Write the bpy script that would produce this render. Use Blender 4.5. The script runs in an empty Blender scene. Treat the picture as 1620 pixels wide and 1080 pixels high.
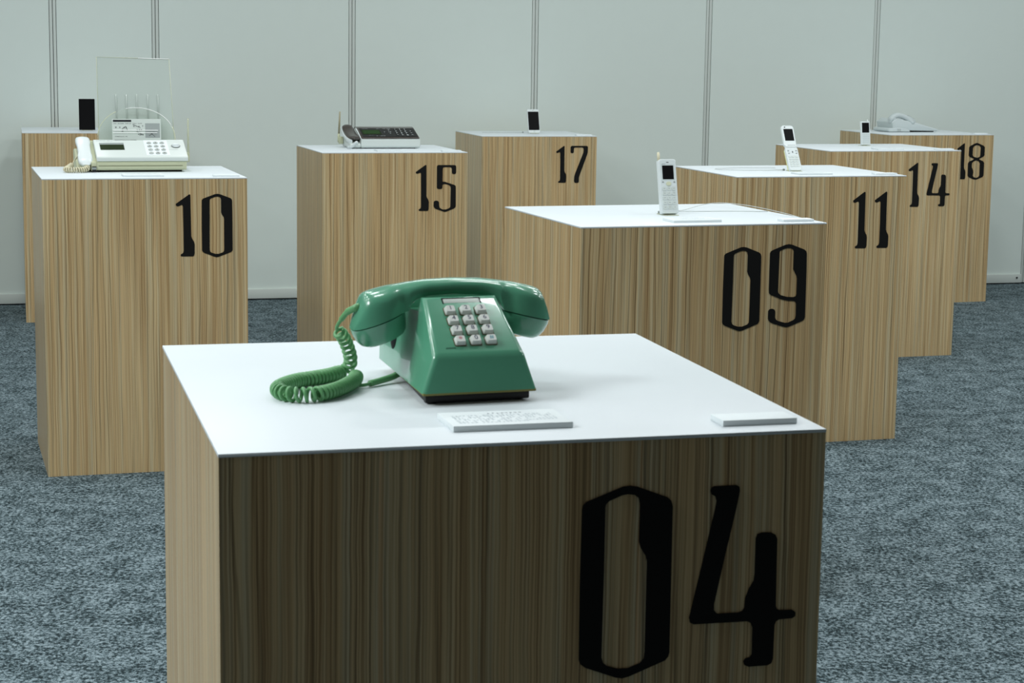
import bpy, bmesh, math, random
from mathutils import Vector, Matrix, Quaternion
random.seed(7)
C = bpy.context.scene.collection
R = math.radians

# tuning values
EXPO = 0.07
WORLD = .058
LAMPZ = 3.4
LAMPC = (.94, .99, 1.0)
ROWS = ((3.0, 12), (4.4, 14), (6.4, 16), (8.4, 11))
LEFTW = -.12
SIDE = ((-2.6, 1.2, 95), (-3.6, 2.6, 6))
WOOD = ((190, 164, 120), (206, 179, 134), (211, 190, 148), (218, 184, 137), (202, 190, 157))
TOPC = (215, 223, 227)
GREENC = (84, 152, 122)
CARPET = ((30, 41, 44), (56, 72, 76), (104, 120, 126), (142, 158, 164))
WALLC = (214, 225, 220)

# ------------------------------------------------------------------ camera
cam_data = bpy.data.cameras.new('camera')
cam = bpy.data.objects.new('camera', cam_data); C.objects.link(cam)
PITCH, ROLL = 0.1528959711, 0.0144157021
cp, sp, cr, sr = math.cos(PITCH), math.sin(PITCH), math.cos(ROLL), math.sin(ROLL)
right = Vector((cr, sr*sp, sr*cp)); up = Vector((-sr, cr*sp, cr*cp)); fwd = Vector((0, cp, -sp))
m = Matrix((( right.x, up.x, -fwd.x, 0), (right.y, up.y, -fwd.y, 0), (right.z, up.z, -fwd.z, 0), (0, 0, 0, 1)))
m.translation = Vector((0, 0, 1.29867))
cam.matrix_world = m
cam_data.sensor_width = 36.0
cam_data.lens = 3088.156/1620*36
cam_data.clip_start = .05
cam_data.dof.use_dof = True
cam_data.dof.focus_distance = 4.6
cam_data.dof.aperture_fstop = 32
bpy.context.scene.camera = cam

# ------------------------------------------------------------------ world, lamps, exposure
sc = bpy.context.scene
sc.view_settings.view_transform = 'Standard'
sc.view_settings.look = 'None'
sc.view_settings.gamma = 1.0
sc.view_settings.use_curve_mapping = False
sc.view_settings.exposure = EXPO
w = bpy.data.worlds.new('hall'); sc.world = w; w.use_nodes = True
w.node_tree.nodes['Background'].inputs[0].default_value = (.98, 1.0, .92, 1)
w.node_tree.nodes['Background'].inputs[1].default_value = WORLD

WALL_YAW = R(15.498)
def hall_lamp(x, y, z, power, sx=.5, sy=.18):
    l = bpy.data.lights.new('hall_lamp', 'AREA'); l.shape = 'RECTANGLE'; l.size = sx; l.size_y = sy
    l.energy = power; l.color = LAMPC
    o = bpy.data.objects.new('hall_lamp', l); C.objects.link(o)
    o.location = (x, y, z); o.rotation_euler = (0, 0, WALL_YAW)
for row, (yy, p) in enumerate(ROWS):
    for k in range(-4, 5):
        X, Y = k*1.45 + .4, yy
        px = X*math.cos(WALL_YAW) - (Y)*math.sin(WALL_YAW) + 1.2
        py = X*math.sin(WALL_YAW) + (Y)*math.cos(WALL_YAW)
        hall_lamp(px, py, LAMPZ, p*(1.0 + LEFTW*(-k)/4))

for X, Y, p in SIDE: hall_lamp(X, Y, 3.0, p, 1.4, .9)

# ------------------------------------------------------------------ helpers
def srgb(r, g, b):
    f = lambda c: (c/255/12.92 if c/255 <= .04045 else ((c/255+.055)/1.055)**2.4)
    return (f(r), f(g), f(b), 1)

def mat(name, col, rough=.5, spec=.5, metal=0, coat=0, bump=None, trans=0, ior=1.45, emit=None, vary=0):
    mt = bpy.data.materials.new(name); mt.use_nodes = True
    nt = mt.node_tree; b = nt.nodes['Principled BSDF']
    b.inputs['Base Color'].default_value = col
    b.inputs['Roughness'].default_value = rough
    b.inputs['Specular IOR Level'].default_value = spec
    b.inputs['Metallic'].default_value = metal
    b.inputs['Coat Weight'].default_value = coat
    b.inputs['Coat Roughness'].default_value = .05
    b.inputs['Transmission Weight'].default_value = trans
    b.inputs['IOR'].default_value = ior
    tc = nt.nodes.new('ShaderNodeTexCoord')
    if vary:
        n = nt.nodes.new('ShaderNodeTexNoise'); n.inputs['Scale'].default_value = 14; n.inputs['Detail'].default_value = 5
        nt.links.new(tc.outputs['Object'], n.inputs['Vector'])
        mx = nt.nodes.new('ShaderNodeMix'); mx.data_type = 'RGBA'
        mx.inputs[6].default_value = tuple(c*(1-vary) for c in col[:3])+(1,)
        mx.inputs[7].default_value = tuple(min(1, c*(1+vary)) for c in col[:3])+(1,)
        nt.links.new(n.outputs['Fac'], mx.inputs[0]); nt.links.new(mx.outputs[2], b.inputs['Base Color'])
    if bump:
        n = nt.nodes.new('ShaderNodeTexNoise'); n.inputs['Scale'].default_value = bump[0]; n.inputs['Detail'].default_value = 3
        nt.links.new(tc.outputs['Object'], n.inputs['Vector'])
        bp = nt.nodes.new('ShaderNodeBump'); bp.inputs['Strength'].default_value = bump[1]; bp.inputs['Distance'].default_value = .001
        nt.links.new(n.outputs['Fac'], bp.inputs['Height']); nt.links.new(bp.outputs['Normal'], b.inputs['Normal'])
    return mt

def tag(o, label=None, cat=None, group=None, kind=None):
    if label: o['label'] = label
    if cat: o['category'] = cat
    if group: o['group'] = group
    if kind: o['kind'] = kind
    return o

def empty(name, loc, rz, label, cat, group=None):
    o = bpy.data.objects.new(name, None); o.empty_display_size = .05; C.objects.link(o)
    o.location = loc; o.rotation_euler = (0, 0, rz)
    return tag(o, label, cat, group)

def link(name, bm, mt, parent=None, smooth=False):
    me = bpy.data.meshes.new(name)
    bmesh.ops.recalc_face_normals(bm, faces=bm.faces)
    bm.to_mesh(me); bm.free()
    for x in (mt if isinstance(mt, (list, tuple)) else [mt]): me.materials.append(x)
    if smooth:
        for p in me.polygons: p.use_smooth = True
        if smooth != 'all':
            me.set_sharp_from_angle(angle=R(35))
    o = bpy.data.objects.new(name, me); C.objects.link(o)
    if parent: o.parent = parent
    return o

def bm_box(bm, c, s, rot=None, bevel=0, seg=2, mi=0):
    M = Matrix.Translation(Vector(c)) @ (rot.to_4x4() if rot else Matrix.Identity(4)) @ Matrix.Diagonal((*s, 1))
    t = bmesh.new()
    bmesh.ops.create_cube(t, size=1, matrix=M)
    if bevel: bmesh.ops.bevel(t, geom=t.edges[:], offset=bevel, segments=seg, affect='EDGES', profile=.5)
    merge(bm, t, mi)
def merge(bm, t, mi=0):
    vm = {v: bm.verts.new(v.co) for v in t.verts}
    for f in t.faces:
        try:
            nf = bm.faces.new([vm[v] for v in f.verts]); nf.material_index = mi
        except ValueError: pass
    t.free()
def box(name, c, s, mt, parent=None, bevel=0, rot=None, seg=2, smooth=True):
    bm = bmesh.new(); bm_box(bm, c, s, rot, bevel, seg); return link(name, bm, mt, parent, smooth and bevel > 0)

def bm_tube(bm, pts, r, segs=8, cap=True):
    pts = [Vector(p) for p in pts]; n = len(pts)
    rad = r if isinstance(r, (list, tuple)) else [r]*n
    T = [(pts[min(i+1, n-1)]-pts[max(i-1, 0)]).normalized() for i in range(n)]
    ref = Vector((0, 0, 1)) if abs(T[0].z) < .9 else Vector((1, 0, 0))
    N = (ref - T[0]*ref.dot(T[0])).normalized(); rings = []
    for i in range(n):
        if i: N = (N - T[i]*N.dot(T[i])).normalized()
        Bv = T[i].cross(N)
        rings.append([bm.verts.new(pts[i]+(N*math.cos(2*math.pi*k/segs)+Bv*math.sin(2*math.pi*k/segs))*rad[i]) for k in range(segs)])
    for i in range(n-1):
        for k in range(segs):
            bm.faces.new((rings[i][k], rings[i][(k+1) % segs], rings[i+1][(k+1) % segs], rings[i+1][k]))
    if cap: bm.faces.new(rings[0][::-1]); bm.faces.new(rings[-1])
def tube(name, pts, r, mt, parent=None, segs=8):
    bm = bmesh.new(); bm_tube(bm, pts, r, segs); return link(name, bm, mt, parent, 'all')

def spline(pts, n=12):
    P = [Vector(p) for p in pts]; out = []
    P = [2*P[0]-P[1]]+P+[2*P[-1]-P[-2]]
    for i in range(1, len(P)-2):
        for k in range(n):
            t = k/n; a, b, c, d = P[i-1], P[i], P[i+1], P[i+2]
            out.append(.5*((2*b)+(c-a)*t+(2*a-5*b+4*c-d)*t*t+(3*b-a-3*c+d)*t**3))
    out.append(P[-2]); return out
def resample(P, step):
    out = [P[0]]; acc = 0
    for a, b in zip(P, P[1:]):
        L = (b-a).length
        if L < 1e-9: continue
        t = step-acc
        while t <= L:
            out.append(a.lerp(b, t/L)); t += step
        acc = L-(t-step)
    return out
def coil(path, Rc, pitch, per=14, phase=0):
    """helix around a path; pitch and Rc may be functions of 0..1"""
    n0 = 0.0; Pp = resample(path, .0006); n = len(Pp)
    T = [(Pp[min(i+1, n-1)]-Pp[max(i-1, 0)]).normalized() for i in range(n)]
    N = T[0].orthogonal().normalized(); ang = phase; pts = []; last = -9
    for i in range(n):
        N = (N-T[i]*N.dot(T[i])).normalized(); Bv = T[i].cross(N); u = i/(n-1)
        p = pitch(u) if callable(pitch) else pitch; rc = Rc(u) if callable(Rc) else Rc
        sub = max(1, int(math.ceil(.0006/p*per)))
        for s in range(sub):
            ang += 2*math.pi*.0006/p/sub
            c = Pp[i]+T[i]*(.0006*s/sub)
            pts.append(c+(N*math.cos(ang)+Bv*math.sin(ang))*rc)
    return pts

def bm_loft(bm, rings, closed=True, cap=True, mi=0):
    V = [[bm.verts.new(p) for p in r] for r in rings]
    n = len(V[0])
    for a, b in zip(V, V[1:]):
        for k in range(n if closed else n-1):
            f = bm.faces.new((a[k], a[(k+1) % n], b[(k+1) % n], b[k])); f.material_index = mi
    if cap:
        bm.faces.new(V[0][::-1]).material_index = mi; bm.faces.new(V[-1]).material_index = mi
def superellipse(a, b, e, n):
    out = []
    for k in range(n):
        t = 2*math.pi*k/n; c, s = math.cos(t), math.sin(t)
        out.append((a*math.copysign(abs(c)**(2/e), c), b*math.copysign(abs(s)**(2/e), s)))
    return out
def bm_prism(bm, poly, y0, y1, holes=()):
    """polygon in x-z extruded along y"""
    t = bmesh.new(); edges = []
    for L in [poly]+list(holes):
        vs = [t.verts.new((x, y0, z)) for x, z in L]
        edges += [t.edges.new((vs[i], vs[(i+1) % len(vs)])) for i in range(len(vs))]
    r = bmesh.ops.triangle_fill(t, use_beauty=True, use_dissolve=False, edges=edges)
    faces = [g for g in r['geom'] if isinstance(g, bmesh.types.BMFace)]
    ex = bmesh.ops.extrude_face_region(t, geom=faces)
    vv = [g for g in ex['geom'] if isinstance(g, bmesh.types.BMVert)]
    bmesh.ops.translate(t, verts=vv, vec=(0, y1-y0, 0))
    merge(bm, t)
def bm_prism_z(bm, poly, z0, z1, bevel=0):
    t = bmesh.new()
    b = [t.verts.new((x, y, z0)) for x, y in poly]; u = [t.verts.new((x, y, z1)) for x, y in poly]; n = len(poly)
    t.faces.new(b[::-1]); t.faces.new(u)
    for i in range(n): t.faces.new((b[i], b[(i+1) % n], u[(i+1) % n], u[i]))
    if bevel: bmesh.ops.bevel(t, geom=t.edges[:], offset=bevel, segments=2, affect='EDGES', profile=.5)
    merge(bm, t)
def profile_x(name, prof, x0, x1, mt, parent, bevel=.002, seg=2):
    """profile in y-z swept along x"""
    t = bmesh.new(); n = len(prof)
    a = [t.verts.new((x0, y, z)) for y, z in prof]; b = [t.verts.new((x1, y, z)) for y, z in prof]
    t.faces.new(a); t.faces.new(b[::-1])
    for i in range(n): t.faces.new((a[i], b[i], b[(i+1) % n], a[(i+1) % n]))
    bmesh.ops.recalc_face_normals(t, faces=t.faces)
    if bevel: bmesh.ops.bevel(t, geom=t.edges[:], offset=bevel, segments=seg, affect='EDGES', profile=.5)
    return link(name, t, mt, parent, True)
def rounded(w, h, r, n=5, cx=0, cy=0):
    out = []
    for sx, sy, a0 in ((1, 1, 0), (-1, 1, 90), (-1, -1, 180), (1, -1, 270)):
        for k in range(n+1):
            a = R(a0+90*k/n); out.append((cx+sx*(w/2-r)+r*math.cos(a), cy+sy*(h/2-r)+r*math.sin(a)))
    return out
def text_bm(bm, s, size, M):
    cu = bpy.data.curves.new('legend_source', 'FONT'); cu.body = s; cu.size = size; cu.align_x = 'CENTER'; cu.align_y = 'CENTER'
    o = bpy.data.objects.new('legend_source', cu); C.objects.link(o)
    dg = bpy.context.evaluated_depsgraph_get(); me = bpy.data.meshes.new_from_object(o.evaluated_get(dg))
    t = bmesh.new(); t.from_mesh(me); bmesh.ops.transform(t, matrix=M, verts=t.verts); merge(bm, t)
    bpy.data.objects.remove(o); bpy.data.curves.remove(cu); bpy.data.meshes.remove(me)

# ------------------------------------------------------------------ materials
def wood_material():
    mt = bpy.data.materials.new('striped_wood_laminate'); mt.use_nodes = True
    nt = mt.node_tree; b = nt.nodes['Principled BSDF']; N = nt.nodes.new; L = nt.links.new
    b.inputs['Roughness'].default_value = .33; b.inputs['Specular IOR Level'].default_value = .45
    uv = N('ShaderNodeUVMap'); uv.uv_map = 'UVMap'
    oi = N('ShaderNodeObjectInfo')
    def math_(op, a, bb=None):
        n = N('ShaderNodeMath'); n.operation = op
        for i, v in enumerate((a, bb)):
            if v is None: continue
            if isinstance(v, (int, float)): n.inputs[i].default_value = v
            else: L(v, n.inputs[i])
        return n.outputs[0]
    sep = N('ShaderNodeSeparateXYZ'); L(uv.outputs[0], sep.inputs[0])
    rnd = math_('MULTIPLY', oi.outputs['Random'], 37.0)
    u = math_('ADD', sep.outputs[0], rnd); v = sep.outputs[1]
    # slow waviness of the grain
    def comb(x, y, z=0.0):
        c = N('ShaderNodeCombineXYZ')
        for i, q in enumerate((x, y, z)):
            if isinstance(q, (int, float)): c.inputs[i].default_value = q
            else: L(q, c.inputs[i])
        return c.outputs[0]
    def noise(vec, scale, detail=2, rough=.5, w=0):
        n = N('ShaderNodeTexNoise'); n.inputs['Scale'].default_value = scale; n.inputs['Detail'].default_value = detail
        n.inputs['Roughness'].default_value = rough; L(vec, n.inputs['Vector']); return n.outputs['Fac']
    wob = noise(comb(math_('MULTIPLY', u, 9.0), math_('MULTIPLY', v, 5.0)), 1.0, 3, .6)
    u2 = math_('ADD', u, math_('MULTIPLY', math_('SUBTRACT', wob, .5), .006))
    def band(fu, fv, off, detail=2, rough=.5):
        return noise(comb(math_('MULTIPLY', u2, fu), math_('MULTIPLY', v, fv), off), 1.0, detail, rough)
    def ramp(fac, stops):
        r = N('ShaderNodeValToRGB'); L(fac, r.inputs[0]); e = r.color_ramp.elements
        e[0].position, e[0].color = stops[0]; e[1].position, e[1].color = stops[-1]
        for p, c in stops[1:-1]:
            q = e.new(p); q.color = c
        return r.outputs[0]
    def mix(fac, a, bb, mode='MIX'):
        n = N('ShaderNodeMix'); n.data_type = 'RGBA'; n.blend_type = mode
        for i, q in ((0, fac), (6, a), (7, bb)):
            if isinstance(q, (int, float)): n.inputs[i].default_value = q
            elif isinstance(q, tuple): n.inputs[i].default_value = q
            else: L(q, n.inputs[i])
        return n.outputs[2]
    base = ramp(band(56, .35, 0, 3, .7), [(.30, srgb(*WOOD[0])), (.43, srgb(*WOOD[1])), (.53, srgb(*WOOD[2])), (.62, srgb(*WOOD[4])), (.72, srgb(*WOOD[3]))])
    fine = ramp(band(520, 1.8, 3.1, 1, .5), [(.34, (.62, .56, .50, 1)), (.46, (.90, .88, .85, 1)), (.58, (1.04, 1.04, 1.04, 1))])
    c1 = mix(.9, base, fine, 'MULTIPLY')
    mid = ramp(band(280, 1.0, 7.7, 2, .6), [(.34, (.70, .62, .53, 1)), (.46, (.98, .96, .93, 1)), (.7, (1.03, 1.03, 1.04, 1))])
    c2 = mix(.7, c1, mid, 'MULTIPLY')
    def rings(freq, warp, off, dark, wd=1.0):
        t = math_('ADD', math_('MULTIPLY', u2, freq), math_('MULTIPLY', band(freq*.22, .8, off, 2, .5), warp))
        fr = math_('ABSOLUTE', math_('SUBTRACT', math_('FRACT', t), .5))
        return ramp(fr, [(.05*wd, dark), (.12*wd, dark), (.26*wd, (1, 1, 1, 1)), (.5, (1, 1, 1, 1))])
    g1 = ramp(band(70, 1.4, 21.0, 2, .5), [(.40, (.08, .08, .08, 1)), (.62, (1, 1, 1, 1))])
    g2 = ramp(band(30, 1.0, 31.0, 2, .5), [(.42, (.0, .0, .0, 1)), (.60, (1, 1, 1, 1))])
    c3 = mix(math_('MULTIPLY', g1, .85), c2, mix(1.0, c2, rings(300, 3.2, 12.3, (.52, .46, .41, 1)), 'MULTIPLY'))
    c3 = mix(math_('MULTIPLY', g2, .85), c3, mix(1.0, c3, rings(58, 3.0, 17.3, (.50, .48, .44, 1), .42), 'MULTIPLY'))
    L(c3, b.inputs['Base Color'])
    bp = N('ShaderNodeBump'); bp.inputs['Strength'].default_value = .08; bp.inputs['Distance'].default_value = .0004
    L(band(330, 1.2, 3.1, 2, .6), bp.inputs['Height']); L(bp.outputs[0], b.inputs['Normal'])
    return mt
WOOD_MAT = wood_material()
WHITE_TOP = mat('white_laminate_top', srgb(*TOPC), .38, .5, vary=.012)
WHITE_EDGE = WHITE_TOP
BLACK_VINYL = mat('black_vinyl', srgb(14, 14, 13), .7, .25)
PLACARD = mat('white_foam_board', srgb(222, 230, 232), .5, .4)
INK = mat('grey_print', srgb(172, 187, 194), .7, .2)
INKM = mat('mid_grey_print', srgb(96, 112, 122), .7, .2)
INKD = mat('dark_print', srgb(30, 32, 36), .7, .2)
GREEN = mat('green_plastic', srgb(*GREENC), .26, .55, coat=.5, vary=.06)
GREENMARK = mat('green_embossed_mark', srgb(52, 106, 84), .5, .3)
GREENCORD = mat('green_cord_plastic', srgb(100, 160, 106), .42, .5)
GREENTRIM = mat('worn_edge_trim', srgb(128, 124, 70), .6, .3)
BLACKP = mat('black_plastic', srgb(16, 16, 16), .45, .4)
DARKLINE = mat('dark_recess', srgb(10, 22, 18), .7, .2)
KEYW = mat('ivory_key_plastic', srgb(205, 210, 205), .28, .5)
KEYREC = mat('key_surround', srgb(82, 86, 58), .6, .3)
CARD = mat('paper_card', srgb(205, 214, 208), .6, .3)
NAVY = mat('navy_legend', srgb(30, 40, 80), .5, .3)
REDL = mat('red_legend', srgb(190, 50, 80), .5, .3)
TEAL = mat('teal_legend', srgb(40, 150, 165), .5, .3)
WHITEP = mat('white_plastic', srgb(214, 222, 222), .25, .5)
FAXLID = mat('white_fax_plastic', srgb(204, 212, 208), .35, .45)
CREAM = mat('aged_cream_plastic', srgb(186, 190, 160), .45, .4)
CREAMD = mat('cream_cord', srgb(205, 200, 172), .5, .4)
LCD = mat('lcd_green_glass', srgb(34, 46, 24), .6, .1)
LCDG = mat('lcd_green_bright', srgb(38, 62, 32), .6, .1)
SCREEN = mat('black_screen_glass', srgb(3, 3, 5), .55, .15)
BRONZE = mat('dark_brown_gloss_plastic', srgb(62, 56, 52), .3, .6, coat=.3)
SILVER = mat('silver_plastic', srgb(190, 196, 194), .3, .5, metal=.3)
GREYP = mat('pale_grey_plastic', srgb(196, 206, 206), .5, .4)
GREYD = mat('grey_panel', srgb(140, 148, 146), .5, .4)
KEYG = mat('grey_key', srgb(176, 182, 178), .5, .4)
YEL = mat('yellowed_plastic', srgb(206, 208, 140), .45, .4)
PALEK = mat('pale_yellow_key', srgb(206, 210, 182), .4, .4)
ANTB = mat('antenna_tan', srgb(148, 144, 118), .4, .5)
WIRE = mat('pale_grey_wire', srgb(186, 192, 190), .5, .3)
PRINTGREY = mat('photo_grey', srgb(158, 166, 164), .6, .3)
def clear_material(name, tint, a):
    mt = bpy.data.materials.new(name); mt.use_nodes = True; nt = mt.node_tree
    b = nt.nodes['Principled BSDF']; out = nt.nodes['Material Output']
    b.inputs['Base Color'].default_value = tint; b.inputs['Roughness'].default_value = .12
    tr = nt.nodes.new('ShaderNodeBsdfTransparent'); tr.inputs[0].default_value = (.97, .985, .975, 1)
    mx = nt.nodes.new('ShaderNodeMixShader'); mx.inputs[0].default_value = a
    nt.links.new(tr.outputs[0], mx.inputs[1]); nt.links.new(b.outputs[0], mx.inputs[2]); nt.links.new(mx.outputs[0], out.inputs[0])
    return mt
CLEAR = clear_material('clear_acrylic_sheet', srgb(215, 220, 212), .10)
MILKY = clear_material('milky_tray_plastic', srgb(192, 203, 197), .82)
PALEROD = clear_material('pale_antenna_plastic', srgb(200, 204, 176), .5)
CLEARE = clear_material('clear_acrylic_edge', srgb(225, 228, 200), .55)
CLEARW = clear_material('clear_acrylic_lit_edge', srgb(250, 252, 250), .85)  # lit copy of the acrylic edge, its highlight put into the colour

# ------------------------------------------------------------------ floor and wall
def carpet_material():
    mt = bpy.data.materials.new('mottled_carpet'); mt.use_nodes = True
    nt = mt.node_tree; b = nt.nodes['Principled BSDF']; N = nt.nodes.new; L = nt.links.new
    b.inputs['Roughness'].default_value = .95; b.inputs['Specular IOR Level'].default_value = .1
    tc = N('ShaderNodeTexCoord'); mp = N('ShaderNodeMapping'); L(tc.outputs['Object'], mp.inputs[0])
    mp.inputs['Scale'].default_value = (1.0, .8, 1)
    def noise(s, d, r, dist=0):
        n = N('ShaderNodeTexNoise'); n.inputs['Scale'].default_value = s; n.inputs['Detail'].default_value = d
        n.inputs['Roughness'].default_value = r; n.inputs['Distortion'].default_value = dist; L(mp.outputs[0], n.inputs['Vector']); return n.outputs['Fac']
    def ramp(f, st):
        r = N('ShaderNodeValToRGB'); L(f, r.inputs[0]); e = r.color_ramp.elements
        e[0].position, e[0].color = st[0]; e[1].position, e[1].color = st[-1]
        for p, c in st[1:-1]: q = e.new(p); q.color = c
        return r.outputs[0]
    A = noise(98, 6, .82, .3); Bn = noise(14, 3, .6); 
    ad = N('ShaderNodeMath'); ad.operation = 'MULTIPLY_ADD'; L(Bn, ad.inputs[0]); ad.inputs[1].default_value = .20; ad.inputs[2].default_value = -.10
    a2 = N('ShaderNodeMath'); a2.operation = 'ADD'; L(A, a2.inputs[0]); L(ad.outputs[0], a2.inputs[1])
    col = ramp(a2.outputs[0], [(.42, srgb(*CARPET[0])), (.48, srgb(*CARPET[1])), (.52, srgb(*CARPET[2])), (.60, srgb(*CARPET[3]))])
    L(col, b.inputs['Base Color'])
    bp = N('ShaderNodeBump'); bp.inputs['Strength'].default_value = .7; bp.inputs['Distance'].default_value = .004
    L(noise(260, 3, .7), bp.inputs['Height']); L(bp.outputs[0], b.inputs['Normal'])
    return mt
bm = bmesh.new()
vs = [bm.verts.new(p) for p in ((-9, -3, 0), (9, -3, 0), (9, 15, 0), (-9, 15, 0))]; bm.faces.new(vs)
fl = link('floor', bm, carpet_material()); fl.rotation_euler.z = 0
tag(fl, 'blue grey mottled carpet of the exhibition hall', None, kind='structure')

WALLM = mat('fabric_wall_panel', srgb(*WALLC), .85, .2, bump=(420, .25), vary=.015)
RAILM = mat('painted_aluminium_rail', srgb(205, 213, 208), .5, .4)
GAPM = mat('dark_gap', srgb(40, 46, 42), .8, .2)
W0 = Vector((-2.4209, 9.3648, 0)); wd = Vector((math.cos(WALL_YAW), math.sin(WALL_YAW), 0))
def wall_obj(name, bm, mt, smooth=False):
    o = link(name, bm, mt, None, smooth); o.location = W0; o.rotation_euler = (0, 0, WALL_YAW)
    return tag(o, kind='structure')
posts = [-1.19, -.26, .2155, .694, 1.6495, 2.586, 3.5195, 4.4675, 5.4125, 6.36, 7.31]
posts = [p*1.0097 for p in posts]
WH = 3.2; z0 = .0062; PW = .034
bm = bmesh.new()
for a, b_ in zip(posts, posts[1:]):
    bm_box(bm, ((a+b_)/2, .008, (z0+WH)/2), (b_-a-PW-.001, .016, WH-z0))
wall_obj('wall_back', bm, WALLM)
bm = bmesh.new(); bm_box(bm, ((posts[0]+posts[-1])/2, .036, (z0+WH)/2), (posts[-1]-posts[0], .02, WH-z0)); wall_obj('trim_1', bm, GAPM)
for i, p in enumerate(posts):
    bm = bmesh.new()
    for s in (-1, 1): bm_box(bm, (p+s*.0082, .0085, (z0+WH)/2), (.0135, .017, WH-z0), bevel=.0015)
    wall_obj('trim_%d' % (i+2), bm, RAILM, True)
bm = bmesh.new()
for a, b_ in zip(posts, posts[1:]):
    bm_box(bm, ((a+b_)/2, -.002, z0+.024), (b_-a-PW-.001, .018, .048), bevel=.0015)
    for e in (a+.045, b_-.045):
        pass
bb = wall_obj('baseboard_back', bm, RAILM, True)
bm = bmesh.new()
for a, b_ in zip(posts, posts[1:]):
    for e in (b_-.045,):
        t = bmesh.new(); bmesh.ops.create_cone(t, cap_ends=True, segments=16, radius1=.005, radius2=.005, depth=.004, matrix=Matrix.Translation((e, -.0125, z0+.028)) @ Matrix.Rotation(R(90), 4, 'X')); merge(bm, t)
sc_o = link('screw_hole', bm, BLACKP, bb)

# ------------------------------------------------------------------ plinths
QUAD = {'04': [(-0.2604, 1.7024), (0.3063, 1.8585), (0.1581, 2.4687), (-0.4198, 2.3151), 0.931], '10': [(-1.3703, 5.6594), (-0.7975, 5.8334), (-0.9523, 6.3432), (-1.5251, 6.1693), 0.8833], '09': [(0.1484, 4.2931), (0.7215, 4.4865), (0.5505, 4.9932), (-0.0226, 4.7998), 0.8946], '11': [(0.7109, 6.2353), (1.2871, 6.4164), (1.1267, 6.9269), (0.5505, 6.7459), 0.8796], '14': [(1.2952, 8.04), (1.8753, 8.2259), (1.7166, 8.7214), (1.1364, 8.5355), 0.8694], '18': [(1.8846, 9.8275), (2.448, 10.0243), (2.2744, 10.5214), (1.711, 10.3246), 0.8587], '17': [(-0.1622, 9.6183), (0.4091, 9.7801), (0.2637, 10.2936), (-0.3076, 10.1318), 0.8337], '15': [(-0.7596, 7.7203), (-0.1898, 7.895), (-0.3481, 8.4112), (-0.9179, 8.2364), 0.8512], '16': [(-2.2093, 8.7805), (-1.6282, 8.93), (-1.761, 9.4465), (-2.3421, 9.2971), 0.8599]}
KN = .963
q17 = QUAD['17']; QUAD['17'] = [(p[0]*KN, p[1]*KN) for p in q17[:4]]+[1.29867-(1.29867-q17[4])*KN]
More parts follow.
